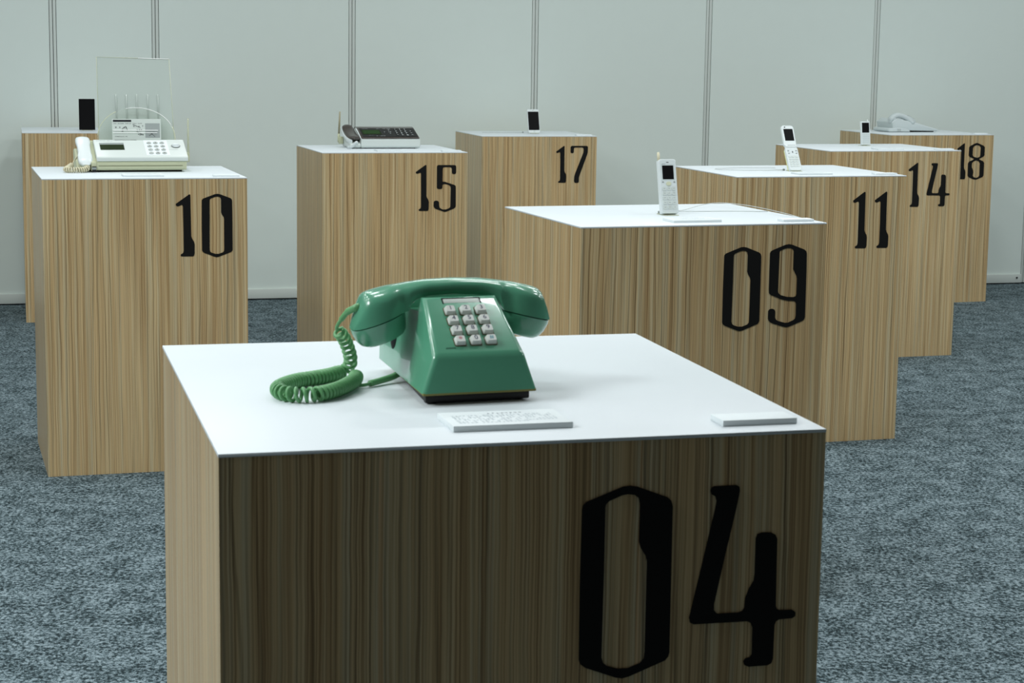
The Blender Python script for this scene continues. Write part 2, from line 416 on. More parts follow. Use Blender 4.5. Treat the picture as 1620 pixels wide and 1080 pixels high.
GLYPHS = {
 '0': [[[0.0008,0.1679],[0.0015,0.1721],[0.0046,0.1754],[0.0408,0.1886],[0.0481,0.1893],[0.0557,0.1878],[0.086,0.1762],[0.0897,0.1727],[0.0913,0.1672],[0.0916,0.1066],[0.0919,0.0224],[0.0908,0.0185],[0.0875,0.0148],[0.0513,0.0015],[0.0443,0.0],[0.0372,0.0015],[0.007,0.0133],[0.0023,0.0169],[0.0005,0.021],[0.0,0.0925]],[[0.0238,0.1687],[0.0238,0.1105],[0.0231,0.0224],[0.0249,0.0167],[0.0289,0.0136],[0.0401,0.01],[0.0501,0.0099],[0.0621,0.014],[0.0661,0.0183],[0.0667,0.0252],[0.0668,0.1139],[0.0654,0.1198],[0.0602,0.1279],[0.0583,0.1339],[0.0583,0.1708],[0.057,0.1767],[0.0529,0.18],[0.0459,0.1811],[0.04,0.1802],[0.0272,0.1752],[0.0243,0.1721]]],
 '4': [[[0.0189,0.1811],[0.0219,0.1825],[0.0444,0.1826],[0.0475,0.1809],[0.0482,0.1773],[0.0451,0.1598],[0.0353,0.115],[0.0252,0.066],[0.0252,0.0596],[0.0286,0.0558],[0.0507,0.0556],[0.0548,0.0569],[0.0568,0.06],[0.0575,0.0699],[0.0609,0.0787],[0.0656,0.0864],[0.0664,0.0933],[0.0664,0.1291],[0.0681,0.133],[0.0728,0.1343],[0.0822,0.1338],[0.0868,0.1312],[0.0887,0.1269],[0.0897,0.0599],[0.0909,0.0566],[0.0939,0.0552],[0.1071,0.0547],[0.1108,0.0521],[0.1105,0.0481],[0.1075,0.0462],[0.0938,0.0459],[0.0903,0.0441],[0.089,0.0398],[0.0886,0.0065],[0.0871,0.0019],[0.0829,0.0],[0.0631,0.0],[0.0588,0.002],[0.0576,0.0057],[0.0596,0.0086],[0.0642,0.0096],[0.0662,0.0121],[0.066,0.0393],[0.0642,0.0439],[0.0604,0.0461],[0.0047,0.0468],[0.001,0.0487],[0.0,0.0537],[0.0022,0.0635],[0.0236,0.1609],[0.0246,0.1677],[0.0233,0.1723],[0.0191,0.1748],[0.018,0.1784]]],
 '1': [[[0.0385,0.1841],[0.0412,0.1849],[0.0432,0.1829],[0.0435,0.149],[0.0445,0.0606],[0.0465,0.0538],[0.0527,0.0434],[0.0544,0.0354],[0.0541,0.0093],[0.0525,0.0024],[0.0491,0.0],[0.0157,0.0004],[0.0126,0.0025],[0.0131,0.0066],[0.0181,0.0092],[0.0208,0.0121],[0.022,0.0178],[0.0218,0.0814],[0.021,0.1481],[0.0197,0.1526],[0.017,0.1538],[0.0085,0.15],[0.0035,0.1499],[0.0,0.1528],[0.0003,0.1573],[0.0052,0.1607]]],
 '5': [[[0.0126,0.1833],[0.0152,0.188],[0.0192,0.1887],[0.0862,0.1884],[0.0908,0.1863],[0.0925,0.1816],[0.0924,0.1583],[0.0906,0.1537],[0.0839,0.1519],[0.0772,0.1537],[0.075,0.1584],[0.0748,0.1727],[0.0724,0.1779],[0.0662,0.1802],[0.0447,0.1803],[0.0386,0.1788],[0.0359,0.1729],[0.0358,0.1237],[0.0372,0.1221],[0.0452,0.1216],[0.0857,0.1086],[0.0906,0.1051],[0.0917,0.0986],[0.0922,0.0232],[0.0906,0.0175],[0.084,0.0128],[0.0531,0.001],[0.0456,0.0],[0.0396,0.0016],[0.0073,0.0132],[0.0019,0.0184],[0.0,0.0242],[0.0004,0.0397],[0.003,0.0444],[0.0097,0.0459],[0.0178,0.0448],[0.0218,0.0395],[0.0234,0.0213],[0.0261,0.0161],[0.0369,0.01],[0.0503,0.0098],[0.0637,0.0144],[0.0685,0.0182],[0.0696,0.0234],[0.0705,0.0962],[0.0688,0.1027],[0.0628,0.108],[0.0494,0.1119],[0.04,0.112],[0.036,0.1082],[0.0355,0.0978],[0.0334,0.0931],[0.0241,0.0922],[0.016,0.0933],[0.0128,0.098]]],
 '7': [[[0.0004,0.1788],[0.0034,0.1832],[0.008,0.1843],[0.0829,0.1843],[0.0881,0.1823],[0.09,0.1773],[0.0897,0.1526],[0.0868,0.1409],[0.0477,0.0332],[0.046,0.0245],[0.0464,0.007],[0.044,0.0017],[0.0376,0.0],[0.0269,0.0004],[0.0223,0.0033],[0.0206,0.01],[0.0214,0.0334],[0.026,0.0479],[0.0667,0.1497],[0.0683,0.1613],[0.0675,0.1706],[0.0647,0.1747],[0.0585,0.1765],[0.0234,0.1759],[0.0182,0.1736],[0.0168,0.1687],[0.0165,0.1541],[0.0142,0.1492],[0.0078,0.1478],[0.0019,0.1498],[0.0,0.155]]],
 '9': [[[0.0001,0.1723],[0.0026,0.1766],[0.0078,0.1794],[0.0394,0.1909],[0.0473,0.192],[0.0554,0.1906],[0.0867,0.179],[0.0914,0.1753],[0.0933,0.1692],[0.0941,0.1314],[0.0945,0.0223],[0.0926,0.0162],[0.0881,0.0131],[0.0536,0.0007],[0.0455,0.0],[0.0374,0.0017],[0.0089,0.0108],[0.0029,0.0154],[0.0005,0.0215],[0.0004,0.0387],[0.0037,0.0429],[0.0098,0.044],[0.0158,0.0418],[0.0181,0.0369],[0.0181,0.0234],[0.0207,0.018],[0.0262,0.0149],[0.0438,0.0101],[0.0518,0.0104],[0.0651,0.0156],[0.0698,0.0194],[0.0711,0.0267],[0.0706,0.0537],[0.0688,0.0581],[0.0633,0.0603],[0.0498,0.0611],[0.0336,0.0645],[0.0051,0.0758],[0.001,0.0801],[0.0002,0.0874],[0.0,0.1336]],[[0.024,0.1743],[0.0235,0.133],[0.0232,0.0843],[0.025,0.0789],[0.0305,0.0749],[0.0468,0.0703],[0.0629,0.0693],[0.0688,0.0709],[0.0708,0.0757],[0.0709,0.1124],[0.0696,0.1173],[0.0633,0.1284],[0.0603,0.1346],[0.06,0.1759],[0.0574,0.1804],[0.0517,0.1829],[0.0437,0.1833],[0.0305,0.1797],[0.0255,0.1771]]],
 '8': [[[0.0021,0.1654],[0.0093,0.1719],[0.0365,0.1848],[0.0477,0.1868],[0.0593,0.1835],[0.0864,0.1729],[0.0945,0.165],[0.0946,0.1244],[0.0882,0.1165],[0.0661,0.1062],[0.0663,0.1022],[0.0872,0.0942],[0.0946,0.085],[0.0946,0.0206],[0.0882,0.0127],[0.0548,0.0005],[0.0434,0.0],[0.0319,0.0027],[0.0071,0.0128],[0.0006,0.0201],[0.0,0.0837],[0.0048,0.0921],[0.0314,0.1024],[0.0327,0.1064],[0.008,0.1157],[0.0015,0.1236]],[[0.0249,0.162],[0.0248,0.1247],[0.0306,0.1169],[0.0521,0.1115],[0.0655,0.1153],[0.0696,0.1232],[0.0703,0.1638],[0.0637,0.1717],[0.0483,0.1763],[0.0335,0.1718]],[[0.0234,0.0835],[0.0231,0.0638],[0.0316,0.0474],[0.0337,0.0375],[0.0308,0.0211],[0.0366,0.0132],[0.0505,0.0091],[0.0639,0.013],[0.0695,0.0208],[0.0689,0.0832],[0.0623,0.0931],[0.0468,0.0984],[0.0305,0.092]]],
}

DIG = {'04': (('0', -.2478, -.236, 1), ('4', -.1365, -.2338, 1)), '10': (('1', -.2128, -.2334, 1), ('0', -.137, -.237, 1)),
 '15': (('1', -.2145, -.235, 1), ('5', -.1399, -.2397, 1)), '17': (('1', -.2032, -.2229, .953), ('7', -.1315, -.2240, .963)),
 '09': (('0', -.2575, -.245, 1.02), ('9', -.1424, -.2397, 1)), '11': (('1', -.1905, -.237, 1), ('1', -.112, -.237, 1)),
 '14': (('1', -.2445, -.234, .995), ('4', -.1560, -.233, .99)), '18': (('1', -.212, -.226, .99), ('8', -.1453, -.2287, 1)), '16': ()}
def frame(n):
    q = QUAD[n]; fr = Vector((*q[1], 0)); fl_ = Vector((*q[0], 0)); u = (fr-fl_).normalized()
    return fr, u, Vector((-u.y, u.x, 0)), q[4]
def at(n, s, d, z=0):
    fr, u, v, H = frame(n); k = KN if n == '17' else 1
    return fr+u*s*k+v*d*k+Vector((0, 0, H+z))
def yaw(n):
    u = frame(n)[1]; return math.atan2(u.y, u.x)
TOP_T = .0035
def plinth(n, label):
    fr, u, v, H = frame(n); a = yaw(n)
    cen = sum((Vector((*p, 0)) for p in QUAD[n][:4]), Vector())/4
    root = empty('display_plinth', cen, a, label, 'display plinth', 'wood grain display plinths with white tops')
    inv = Matrix.Rotation(-a, 4, 'Z') @ Matrix.Translation(-cen)
    loc = [inv @ Vector((*p, 0)) for p in QUAD[n][:4]]
    ins = .0006
    L2 = [p - p.normalized()*ins for p in loc]
    bm = bmesh.new(); uvl = bm.loops.layers.uv.new('UVMap')
    lo = [bm.verts.new((p.x, p.y, 0)) for p in L2]; hi = [bm.verts.new((p.x, p.y, H-TOP_T)) for p in L2]
    run = 0
    for i in range(4):
        j = (i+1) % 4; w_ = (L2[j]-L2[i]).length
        f = bm.faces.new((lo[i], lo[j], hi[j], hi[i]))
        for l, (x, y) in zip(f.loops, ((run, 0), (run+w_, 0), (run+w_, H), (run, H))): l[uvl].uv = (x, y)
        run += w_+.013
    bm.faces.new(hi); bm.faces.new(lo[::-1])
    link('body', bm, WOOD_MAT, root)
    bm = bmesh.new(); bm_prism_z(bm, [(p.x, p.y) for p in loc], H-TOP_T, H, .0006)
    link('top_sheet', bm, WHITE_TOP, root, True)
    fl_ = loc[1]
    for g, s, z, k in DIG[n]:
        polys = [[(fl_.x+s+x*k, H+z+y*k) for x, y in P] for P in GLYPHS[g]]
        bm = bmesh.new(); bm_prism(bm, polys[0], fl_.y-.0009, fl_.y+.0002, polys[1:])
        link('numeral', bm, BLACK_VINYL, root)
    return root
plinth('04', 'largest nearest wood grain plinth numbered 04 under the green telephone')
plinth('09', 'wood grain plinth numbered 09 carrying the straight white handy phone with stub antenna')
plinth('10', 'wood grain plinth numbered 10 carrying the cream fax machine')
plinth('11', 'wood grain plinth numbered 11 carrying the open flip phone')
plinth('14', 'wood grain plinth numbered 14 carrying a small white bar phone')
plinth('15', 'wood grain plinth numbered 15 carrying the fax with a dark top')
plinth('16', 'wood grain plinth at far left, behind plinth 10, carrying the all black smartphone')
plinth('17', 'wood grain plinth numbered 17 carrying the white smartphone')
plinth('18', 'wood grain plinth numbered 18 at far right carrying the grey desk telephone')

# ------------------------------------------------------------------ placards
def marks(bm, x0, x1, y, z, h, dens=.8, rnd=random):
    x = x0
    while x < x1:
        w_ = h*rnd.uniform(.5, .9)
        if rnd.random() < dens:
            for k in range(2):
                yy = y+rnd.uniform(-.35, .35)*h
                a = [bm.verts.new(p) for p in ((x, yy, z), (x+w_, yy, z), (x+w_, yy+h*.16, z), (x, yy+h*.16, z))]; bm.faces.new(a)
            xx = x+rnd.uniform(.2, .8)*w_
            a = [bm.verts.new(p) for p in ((xx, y-h*.45, z), (xx+h*.14, y-h*.45, z), (xx+h*.14, y+h*.45, z), (xx, y+h*.45, z))]; bm.faces.new(a)
        x += h*1.08
def text_placard(n, label, s=-.3592, d=.0533, w_=.1185, dp=.068):
    r = empty('caption_placard', at(n, s+w_/2, d+dp/2), yaw(n), label, 'placard', 'caption placards on the plinth tops')
    box('board', (0, 0, .003), (w_, dp, .006), PLACARD, r, .0005)
    rnd = random.Random(int(n)); bm = bmesh.new()
    marks(bm, -.012, .022, dp/2-.012, .0061, .0042, .95, rnd); link('title_line', bm, INKM, r)
    bm = bmesh.new()
    for k in range(7):
        marks(bm, -w_/2+.009, w_/2-.012-(.03 if k == 6 else 0), dp/2-.020-k*.0058, .0061, .0036, .82, rnd)
    link('printed_text', bm, INK, r)
def small_placard(n, label, s=-.0955, d=.0300, w_=.0775, dp=.034):
    r = box('corner_placard', (0, 0, .003), (w_, dp, .006), PLACARD, None, .0005)
    r.location = at(n, s+w_/2, d+dp/2); r.rotation_euler.z = yaw(n)
    tag(r, label, 'placard', 'small blank placards at the plinth corners')
for n, t1, t2 in (('04', 'wide white text placard in front of the green telephone', 'small white placard at the front right corner of plinth 04'),
                  ('09', 'wide white text placard in front of the antenna phone on plinth 09', 'small white placard at the front right corner of plinth 09'),
                  ('10', 'wide white text placard in front of the cream fax machine on plinth 10', 'small white placard at the front right corner of plinth 10'),
                  ('11', 'wide white text placard in front of the flip phone on plinth 11', 'small white placard at the front right corner of plinth 11'),
                  ('14', 'wide white text placard in front of the bar phone on plinth 14', 'small white placard at the front right corner of plinth 14'),
                  ('15', 'wide white text placard in front of the dark topped fax on plinth 15', 'small white placard at the front right corner of plinth 15'),
                  ('17', 'wide white text placard in front of the white smartphone on plinth 17', 'small white placard at the front right corner of plinth 17'),
                  ('18', 'wide white text placard in front of the desk telephone on plinth 18', 'small white placard at the front right corner of plinth 18')):
    if n not in ('17', '18'): text_placard(n, t1)
    small_placard(n, t2)

# ------------------------------------------------------------------ green push button telephone
PA = .3463
tel = empty('push_button_telephone', (-.0315, 1.966, .931), PA, 'green push button desk telephone with coiled handset cord on plinth 04', 'telephone')
H04 = .931
HW = .0623
def housing():
    bm = bmesh.new()
    ty = [0, .0709, .0765, .081, .121, .127, .150, .196, .2285]
    tz = [.0502, .1021, .1015, .086, .084, .099, .096, .062, .032]
    tw = [.0483, .0408, .0405, .0425, .0430, .0415, .0405, .0440, .0420]
    by = [0, .0709, .0765, .081, .121, .127, .150, .196, .2285]
    tyy = [.0030]+ty[1:]
    rows = []
    for i in range(len(ty)):
        b = HW + (.0425-HW)*by[i]/.2285
        rows.append([(-b, by[i], .0125), (-tw[i], tyy[i], tz[i]), (tw[i], tyy[i], tz[i]), (b, by[i], .0125)])
    V = [[bm.verts.new(p) for p in r] for r in rows]
    for a, b in zip(V, V[1:]):
        for k in range(3): bm.faces.new((a[k], b[k], b[k+1], a[k+1]))
        bm.faces.new((a[0], a[3], b[3], b[0]))
    bm.faces.new(V[0]); bm.faces.new(V[-1][::-1])
    bmesh.ops.recalc_face_normals(bm, faces=bm.faces)
    sel = [e for e in bm.edges if len(e.link_faces) == 2 and e.calc_face_angle() > R(20)]
    main = [e for e in sel if all(v.co.y < .072 for v in e.verts) and not all(v.co.z < .02 for v in e.verts)]
    bmesh.ops.bevel(bm, geom=main, offset=.0060, segments=5, affect='EDGES', profile=.5, clamp_overlap=True)
    return link('housing', bm, GREEN, tel, True)
hs_body = housing()
bm = bmesh.new()
t = bmesh.new()
pl = [(-.0612, .0006), (.0612, .0006), (.0400, .2240), (-.0400, .2240)]
bm_prism_z(bm, pl, .0102, .0128, .0006); link('edge_trim', bm, GREENTRIM, tel, True)
bm = bmesh.new(); bm_prism_z(bm, [(-.0565, .0075), (.0565, .0075), (.0490, .0600), (.0300, .2100), (-.0300, .2100), (-.0490, .0600)], .0016, .0104, .0015); link('base_plate', bm, BLACKP, tel, True)
for fx, fy in ((-.047, .020), (.047, .020), (-.022, .195), (.022, .195)):
    bm = bmesh.new(); t = bmesh.new(); bmesh.ops.create_cone(t, cap_ends=True, segments=24, radius1=.0065, radius2=.0075, depth=.0020, matrix=Matrix.Translation((fx, fy, .0010))); merge(bm, t)
    link('rubber_foot', bm, BLACKP, tel)
# sloped face frame
c0 = Vector((0, .0030, .0502)); c1 = Vector((0, .0709, .1021)); up_ = (c1-c0).normalized(); nrm = Vector((0, -up_.z, up_.y)); LEN = (c1-c0).length
FM = Matrix((( 1, up_.x, nrm.x, c0.x), (0, up_.y, nrm.y, c0.y), (0, up_.z, nrm.z, c0.z), (0, 0, 0, 1)))
def on_face(name, mt, x, v, w_, h_, z0_, z1_, parent=tel, bevel=.0008, taper=0):
    t = bmesh.new()
    rb = rounded(w_, h_, min(w_, h_)*.14, 3, x, v); rt = rounded(w_-2*taper, h_-2*taper, min(w_, h_)*.16, 3, x, v)
    bm_loft(t, [[(a, b, z0_) for a, b in rb], [(a, b, z1_-bevel) for a, b in rt], [(x+(a-x)*.93, v+(b-v)*.93, z1_) for a, b in rt]])
    bmesh.ops.transform(t, matrix=FM, verts=t.verts)
    return link(name, t, mt, parent, True)
KX, V1, V4 = .0168, LEN*.735, LEN*.225
KH = .0104
legend = [['1', '2', '3'], ['4', '5', '6'], ['7', '8', '9'], ['*', '0', '#']]
on_face('number_card', CARD, -.0003, LEN*.918, .0400, .0060, -.0005, .0002, bevel=.0001)
bm = bmesh.new()
for (x, v, w_, h_) in ((-.0003, LEN*.918+.0036, .0420, .0012), (-.0209, LEN*.918, .0012, .0080), (.0203, LEN*.918, .0012, .0080)):
    t = bmesh.new(); bm_box(t, (x, v, .0001), (w_, h_, .0006)); bmesh.ops.transform(t, matrix=FM, verts=t.verts); merge(bm, t)
link('card_window_frame', bm, DARKLINE, tel)
for r_ in range(4):
    for c_ in range(3):
        x = (c_-1)*KX; v = V1+(V4-V1)*r_/3
        on_face('key_surround', KEYREC, x-.0002, v-.0004, .0132, .0127, -.0004, .0003, bevel=.0001)
        k = on_face('key', KEYW, x, v, .0112, KH, .0002, .0052, bevel=.0007, taper=.0008)
        g = legend[r_][c_]; bm = bmesh.new()
        text_bm(bm, g, .0078 if g != '*' else .010, FM @ Matrix.Translation((x, v+(-.0012 if g == '*' else .0004), .0054)))
        link('key_legend', bm, REDL if g == '*' else TEAL if g == '#' else NAVY, k)
bm = bmesh.new()
for (x, v, w_, h_) in ((-.0285, .0112, .0100, .0004), (-.0285, .0100, .0100, .0003), (-.0335, .0106, .0003, .0014), (-.0235, .0106, .0003, .0014)):
    t = bmesh.new(); bm_box(t, (x, v, 0), (w_, h_, .0005)); bmesh.ops.transform(t, matrix=FM, verts=t.verts); merge(bm, t)
link('small_label_mark', bm, GREENMARK, tel)
# shade of the carrying notch in the left flank, painted as a dark bulge
bm = bmesh.new(); t = bmesh.new()
bmesh.ops.create_uvsphere(t, u_segments=20, v_segments=12, radius=1, matrix=Matrix.Translation((-.0450, .160, .0465)) @ Matrix.Diagonal((.0030, .0120, .0170, 1))); merge(bm, t)
link('side_notch_shade', bm, DARKLINE, tel, 'all')

def interp(x, T):
    for (a, fa), (b, fb) in zip(T, T[1:]):
        if x <= b: return fa+(fb-fa)*(x-a)/(b-a)
    return T[-1][1]
HY = .100
TOPT = [(0, .1185), (.03, .1175), (.05, .1150), (.07, .1120), (.085, .1085), (.0940, .1062), (.0975, .1035), (.1008, .0970), (.1050, .0840), (.1092, .0700)]
BOTS = {-1: (.0872, .0668), 1: (.0842, .0708)}
def bott(x):
    s = -1 if x < 0 else 1; i_, o_ = BOTS[s]
    return interp(abs(x), [(0, .1005), (.032, .0990), (.042, .0960), (.0475, .0915), (.0505, .0890), (.0535, i_), (.1092, o_)])
def halfw(x):
    if x < .0505: h = interp(x, [(0, .0150), (.030, .0155), (.042, .0175), (.0505, .0205)])
    else:
        e = 1-((x-.0805)/.0305)**2; h = .0275*max(e, .0)**.5
        h = max(h, .0205 if x < .062 else 0.004)
    return h
HZ = -.0005
handset_root = None
bm = bmesh.new(); rings = []
xs = [-.1092, -.1085, -.107, -.105, -.1025, -.0995, -.0975, -.095, -.09, -.085, -.08, -.075, -.07, -.065, -.06, -.056, -.0535, -.0520, -.0505, -.0490, -.0475, -.045, -.042, -.037, -.03, -.02, -.01, 0]
xs = xs+[-x for x in xs[-2::-1]]
NS = 28
for x in xs:
    ax = abs(x); zt, zb, hw_ = max(interp(ax, TOPT), bott(x)+.001), bott(x), halfw(ax); zc = (zt+zb)/2; hh = max((zt-zb)/2, .0006)
    ring = []
    for k in range(NS):
        t_ = 2*math.pi*(k+.5)/NS; c, s = math.cos(t_), math.sin(t_)
        e = 3.0 if s > 0 else (3.2 if ax < .05 else 12)
        ex = 2/e
        yy = hw_*math.copysign(abs(c)**(2/2.6), c); zz = hh*math.copysign(abs(s)**ex, s)
        if s < 0 and ax > .0505: yy = hw_*max(-1, min(1, c*1.45)); zz = hh*max(-1, s*1.45)
        if s > 0: yy *= (1-.22*s)       # the back of the handset narrows
        ring.append((x, HY+yy, zc+zz+HZ))
    rings.append(ring)
bm_loft(bm, rings)
handset = link('handset', bm, GREEN, tel, True)
for s in (-1, 1):
    # cap under the seam: frustum with a tilted mouth
    cx = s*.0808
    def ring(f, cxx, cz, rx, ry, tilt, n=32):
        o = []
        for k in range(n):
            t_ = 2*math.pi*k/n; a = rx*math.cos(t_)
            o.append((cxx+a, HY+ry*math.sin(t_), cz+tilt*a*s+HZ))
        return o
    i_, o_ = BOTS[s]; sl = -(i_-o_)/(.1092-.0535)
    zc_ = i_+sl*(.0808-.0535)
    bm = bmesh.new()
    bm_loft(bm, [ring(0, cx, zc_-.0006, .0278, .0262, sl), ring(0, cx, zc_-.0012, .0289, .0274, sl), ring(0, cx-s*.0008, zc_-.0055, .0284, .0271, sl), ring(0, cx-s*.0034, zc_-.0130, .0264, .0258, sl*1.1),
                 ring(0, cx-s*.0064, zc_-.0185, .0236, .0234, sl*1.15), ring(0, cx-s*.0082, zc_-.0212, .0202, .0203, sl*1.15), ring(0, cx-s*.0088, zc_-.0220, .0145, .0150, sl*1.15)])
    link('earpiece_cap' if s > 0 else 'mouthpiece_cap', bm, GREEN, handset, True)
    bm = bmesh.new(); bm_loft(bm, [ring(0, cx, zc_+.0002, .0282, .0262, sl), ring(0, cx, zc_-.0007, .0282, .0262, sl)]); link('seam_line', bm, DARKLINE, handset)
# cord
inv_t = (Matrix.Translation(tel.location) @ Matrix.Rotation(PA, 4, 'Z')).inverted()
HANG = [(-0.1600, 2.0240, 1.0215), (-0.1646, 2.0237, 1.0198), (-0.1732, 2.0316, 1.0145), (-0.1805, 2.0388, 1.0054), (-0.1858, 2.046, 0.9961), (-0.1858, 2.0515, 0.9905)]
tube('handset_cord_relief', [inv_t @ p for p in spline(HANG[:4], 6)], [.0040]*7+[.0036]*6+[.0030]*6, GREENCORD, tel, 12)
COILP = [(-0.1850, 2.0520, 0.9905), (-0.1814, 2.0600, 0.9845), (-0.1784, 2.069, 0.9764), (-0.1763, 2.0763, 0.9677), (-0.1749, 2.0836, 0.959), (-0.1752, 2.0915, 0.9498), (-0.1795, 2.0965, 0.9420), (-.1868, 2.0900, .9395),
 (-0.1958, 2.0744, 0.9388), (-0.2109, 2.0552, 0.9388), (-0.2252, 2.0402, 0.9388), (-0.2352, 2.02, 0.9388), (-0.2412, 1.9980, 0.9388), (-0.2405, 1.9800, 0.9388), (-0.2335, 1.9640, 0.9388), (-0.2215, 1.9555, 0.9388), (-0.2071, 1.956, 0.9388), (-0.1932, 1.966, 0.9388), (-0.1811, 1.987, 0.9388), (-0.1723, 2.0160, 0.9388), (-0.1671, 2.0420, 0.9392), (-.1665, 2.0600, .9405)]
def cp_(u): return .0082 if u < .22 else .0051 if u < .50 else .0076 if u < .72 else .0051
COILP = [(a, b, c+.0006) for a, b, c in COILP]
pts = coil(spline(COILP, 14), lambda u: (.0058 if u < .22 else .0064), cp_)
lead = spline(HANG[2:], 6)
allp = lead[:-2]+pts
LINE = [(-.1662, 2.0600, .9350), (-.1640, 2.0460, .9345), (-0.1574, 2.0441, .9345), (-0.1500, 2.0515, .9350)]
bm = bmesh.new(); bm_tube(bm, [inv_t @ p for p in allp], .0020, 9)
bm_tube(bm, [inv_t @ p for p in spline(LINE, 6)], .0019, 8)
link('coiled_cord', bm, GREENCORD, tel, 'all')
tube('line_cord_relief', [inv_t @ p for p in spline([(-0.1508, 2.0507, .9352), (-0.1389, 2.0670, .9362), (-0.1263, 2.0820, .9385), (-0.1150, 2.0935, .9450)], 5)], .0036, GREENCORD, tel, 12)

# ------------------------------------------------------------------ fax on plinth 10 (local x = s+.288, y = d-.26)
def device(name, n, s, d, label, cat, dz=0, group=None): return empty(name, at(n, s, d, dz), yaw(n), label, cat, group)
fax = device('fax_machine', '10', -.2885, .26, 'cream and white fax machine with handset and clear paper tray on plinth 10', 'fax machine')
hw_ = .1385
profile_x('base', [(0.004, .006), (.0, .012), (.0, .032), (.002, .036), (.15, .072), (.20, .062), (.20, .006)], -.130, .143, CREAM, fax, .002)
box('base_foot', (.005, .10, .003), (.25, .17, .006), BLACKP, fax)
box('drawer_line', (.003, -.0005, .0195), (.255, .001, .0012), KEYREC, fax)
profile_x('lid', [(-.004, .0335), (-.004, .0450), (-.001, .0478), (.118, .0930), (.135, .0905), (.135, .075), (.0, .0335)], -.1300, .1475, FAXLID, fax, .0022, 3)
profile_x('side_wing', [(0.0, .004), (0.0, .030), (.14, .090), (.20, .070), (.20, .004)], -.1460, -.1302, CREAM, fax, .001)
box('corner_foot', (-.138, -.001, .0095), (.013, .004, .017), BLACKP, fax)
box('foot_band', (-.138, -.0034, .0120), (.0135, .001, .007), GREYD, fax)
# lid frame: x, along slope, normal
f0 = Vector((0, -.001, .0478)); f1 = Vector((0, .118, .0930)); fu = (f1-f0).normalized(); fn = Vector((0, -fu.z, fu.y)); FL = (f1-f0).length
def framem(a, b):
    u_ = (b-a).normalized(); n_ = Vector((0, -u_.z, u_.y))
    return Matrix(((1, 0, 0, a.x), (0, u_.y, n_.y, a.y), (0, u_.z, n_.z, a.z), (0, 0, 0, 1)))
LM = framem(f0, f1)
def panel(name, M, x, v, w_, h_, z0_, z1_, mt, parent, r=.001, round_n=3):
    t = bmesh.new(); rr = rounded(w_, h_, r, round_n, x, v)
    bm_loft(t, [[(a, b, z0_) for a, b in rr], [(a, b, z1_) for a, b in rr]])
    bmesh.ops.transform(t, matrix=M, verts=t.verts); return link(name, t, mt, parent, False)
panel('display', LM, -.0770, FL*.60, .0745, .0520, -.001, .0006, GREYD, fax)
panel('lcd_screen', LM, -.0770, FL*.545, .0720, .0380, 0, .0010, LCD, fax)
panel('keypad_recess', LM, .0585, FL*.52, .0720, FL*.88, -.001, .0004, PLACARD, fax, .002)
for r_ in range(4):
    for c_ in range(3):
        x = .0380+c_*.0200; v = FL*(.78-.20*r_)
        k = panel('round_key', LM, x, v, .0140, .0120, 0, .0030, KEYG, fax, .0059, 5)
        bm = bmesh.new(); text_bm(bm, '123456789*0#'[r_*3+c_], .010, LM @ Matrix.Translation((x, v, .0032))); link('key_legend', bm, INKD, k)
st = panel('start_key', LM, .1185, FL*.60, .0270, .0260, 0, .0030, GREYD, fax, .0129, 8)
panel('start_key_cap', LM, .1185, FL*.60, .0225, .0215, .003, .0040, PLACARD, st, .0107, 8)
panel('start_key_bar', LM, .1185, FL*.60, .0200, .0045, .004, .0044, GREYD, st, .001, 3)
bm = bmesh.new(); 
t = bmesh.new(); marks(t, -.122, -.080, FL*.93, .0002, .0045, .9, random.Random(3)); marks(t, -.075, -.05, FL*.93, .0002, .003, .4, random.Random(4)); marks(t, .095, .122, FL*.40, .0002, .003, .9, random.Random(5))
bmesh.ops.transform(t, matrix=LM, verts=t.verts); merge(bm, t); link('printed_text', bm, INKM, fax)
# clear paper tray and arch at the back
def sheet(name, pts, th, mt, parent):
    """thin slab from a polygon in its own tilted frame: pts are (x, y, z), extruded along y"""
    t = bmesh.new(); a = [t.verts.new(p) for p in pts]; b = [t.verts.new((p[0], p[1]+th, p[2])) for p in pts]; n = len(pts)
    t.faces.new(a); t.faces.new(b[::-1])
    for i in range(n): t.faces.new((a[i], b[i], b[(i+1) % n], a[(i+1) % n]))
    return link(name, t, mt, parent)
def ty_(z): return .150+(z-.090)*.24
def tr_pt(x, z): return (x, ty_(z), z)
TX0, TX1, TZ = -.109, .1180, .3420
tray = sheet('paper_tray', [tr_pt(-.109, .085), tr_pt(.124, .085), tr_pt(.1180, TZ), tr_pt(-.1075, TZ+.0045)], .002, MILKY, fax)
tube('tray_rim_top', [tr_pt(.02, TZ+.0014), tr_pt(.1180, TZ)], .0012, CLEARW, tray, 6)  # right stretch of the rim carries the painted highlight
tube('tray_rim', [tr_pt(-.109, .085), tr_pt(-.1075, TZ+.0045), tr_pt(.02, TZ+.0014)], .0011, CLEARE, tray, 6)
tube('tray_rim_side', [tr_pt(.1180, TZ), tr_pt(.124, .085)], .0009, CLEARE, tray, 6)
for x in (-.052, -.020, .012, .046, .078):
    t = bmesh.new(); a = Vector(tr_pt(x, .10)); b = Vector(tr_pt(x, .232))
    bm_tube(t, [a, a.lerp(b, .95), b], [.0030, .0030, .0016], 12); link('tray_rib', t, MILKY, tray, 'all')
arcp = []
for k in range(25):
    a_ = math.pi*k/24; arcp.append((.0045-.1205*math.cos(a_), .128+.02*math.sin(a_), .090+.1010*math.sin(a_)**.9))
guide = sheet('paper_guide', arcp, .0018, CLEAR, fax)
tube('guide_rim', arcp[1:9], .0012, CLEARE, guide, 6); tube('guide_rim_glint', arcp[10:22], .0012, CLEARW, guide, 6); tube('guide_rim_end', arcp[21:], .0015, CLEARE, guide, 6)  # middle stretch of the rim has its glint painted in
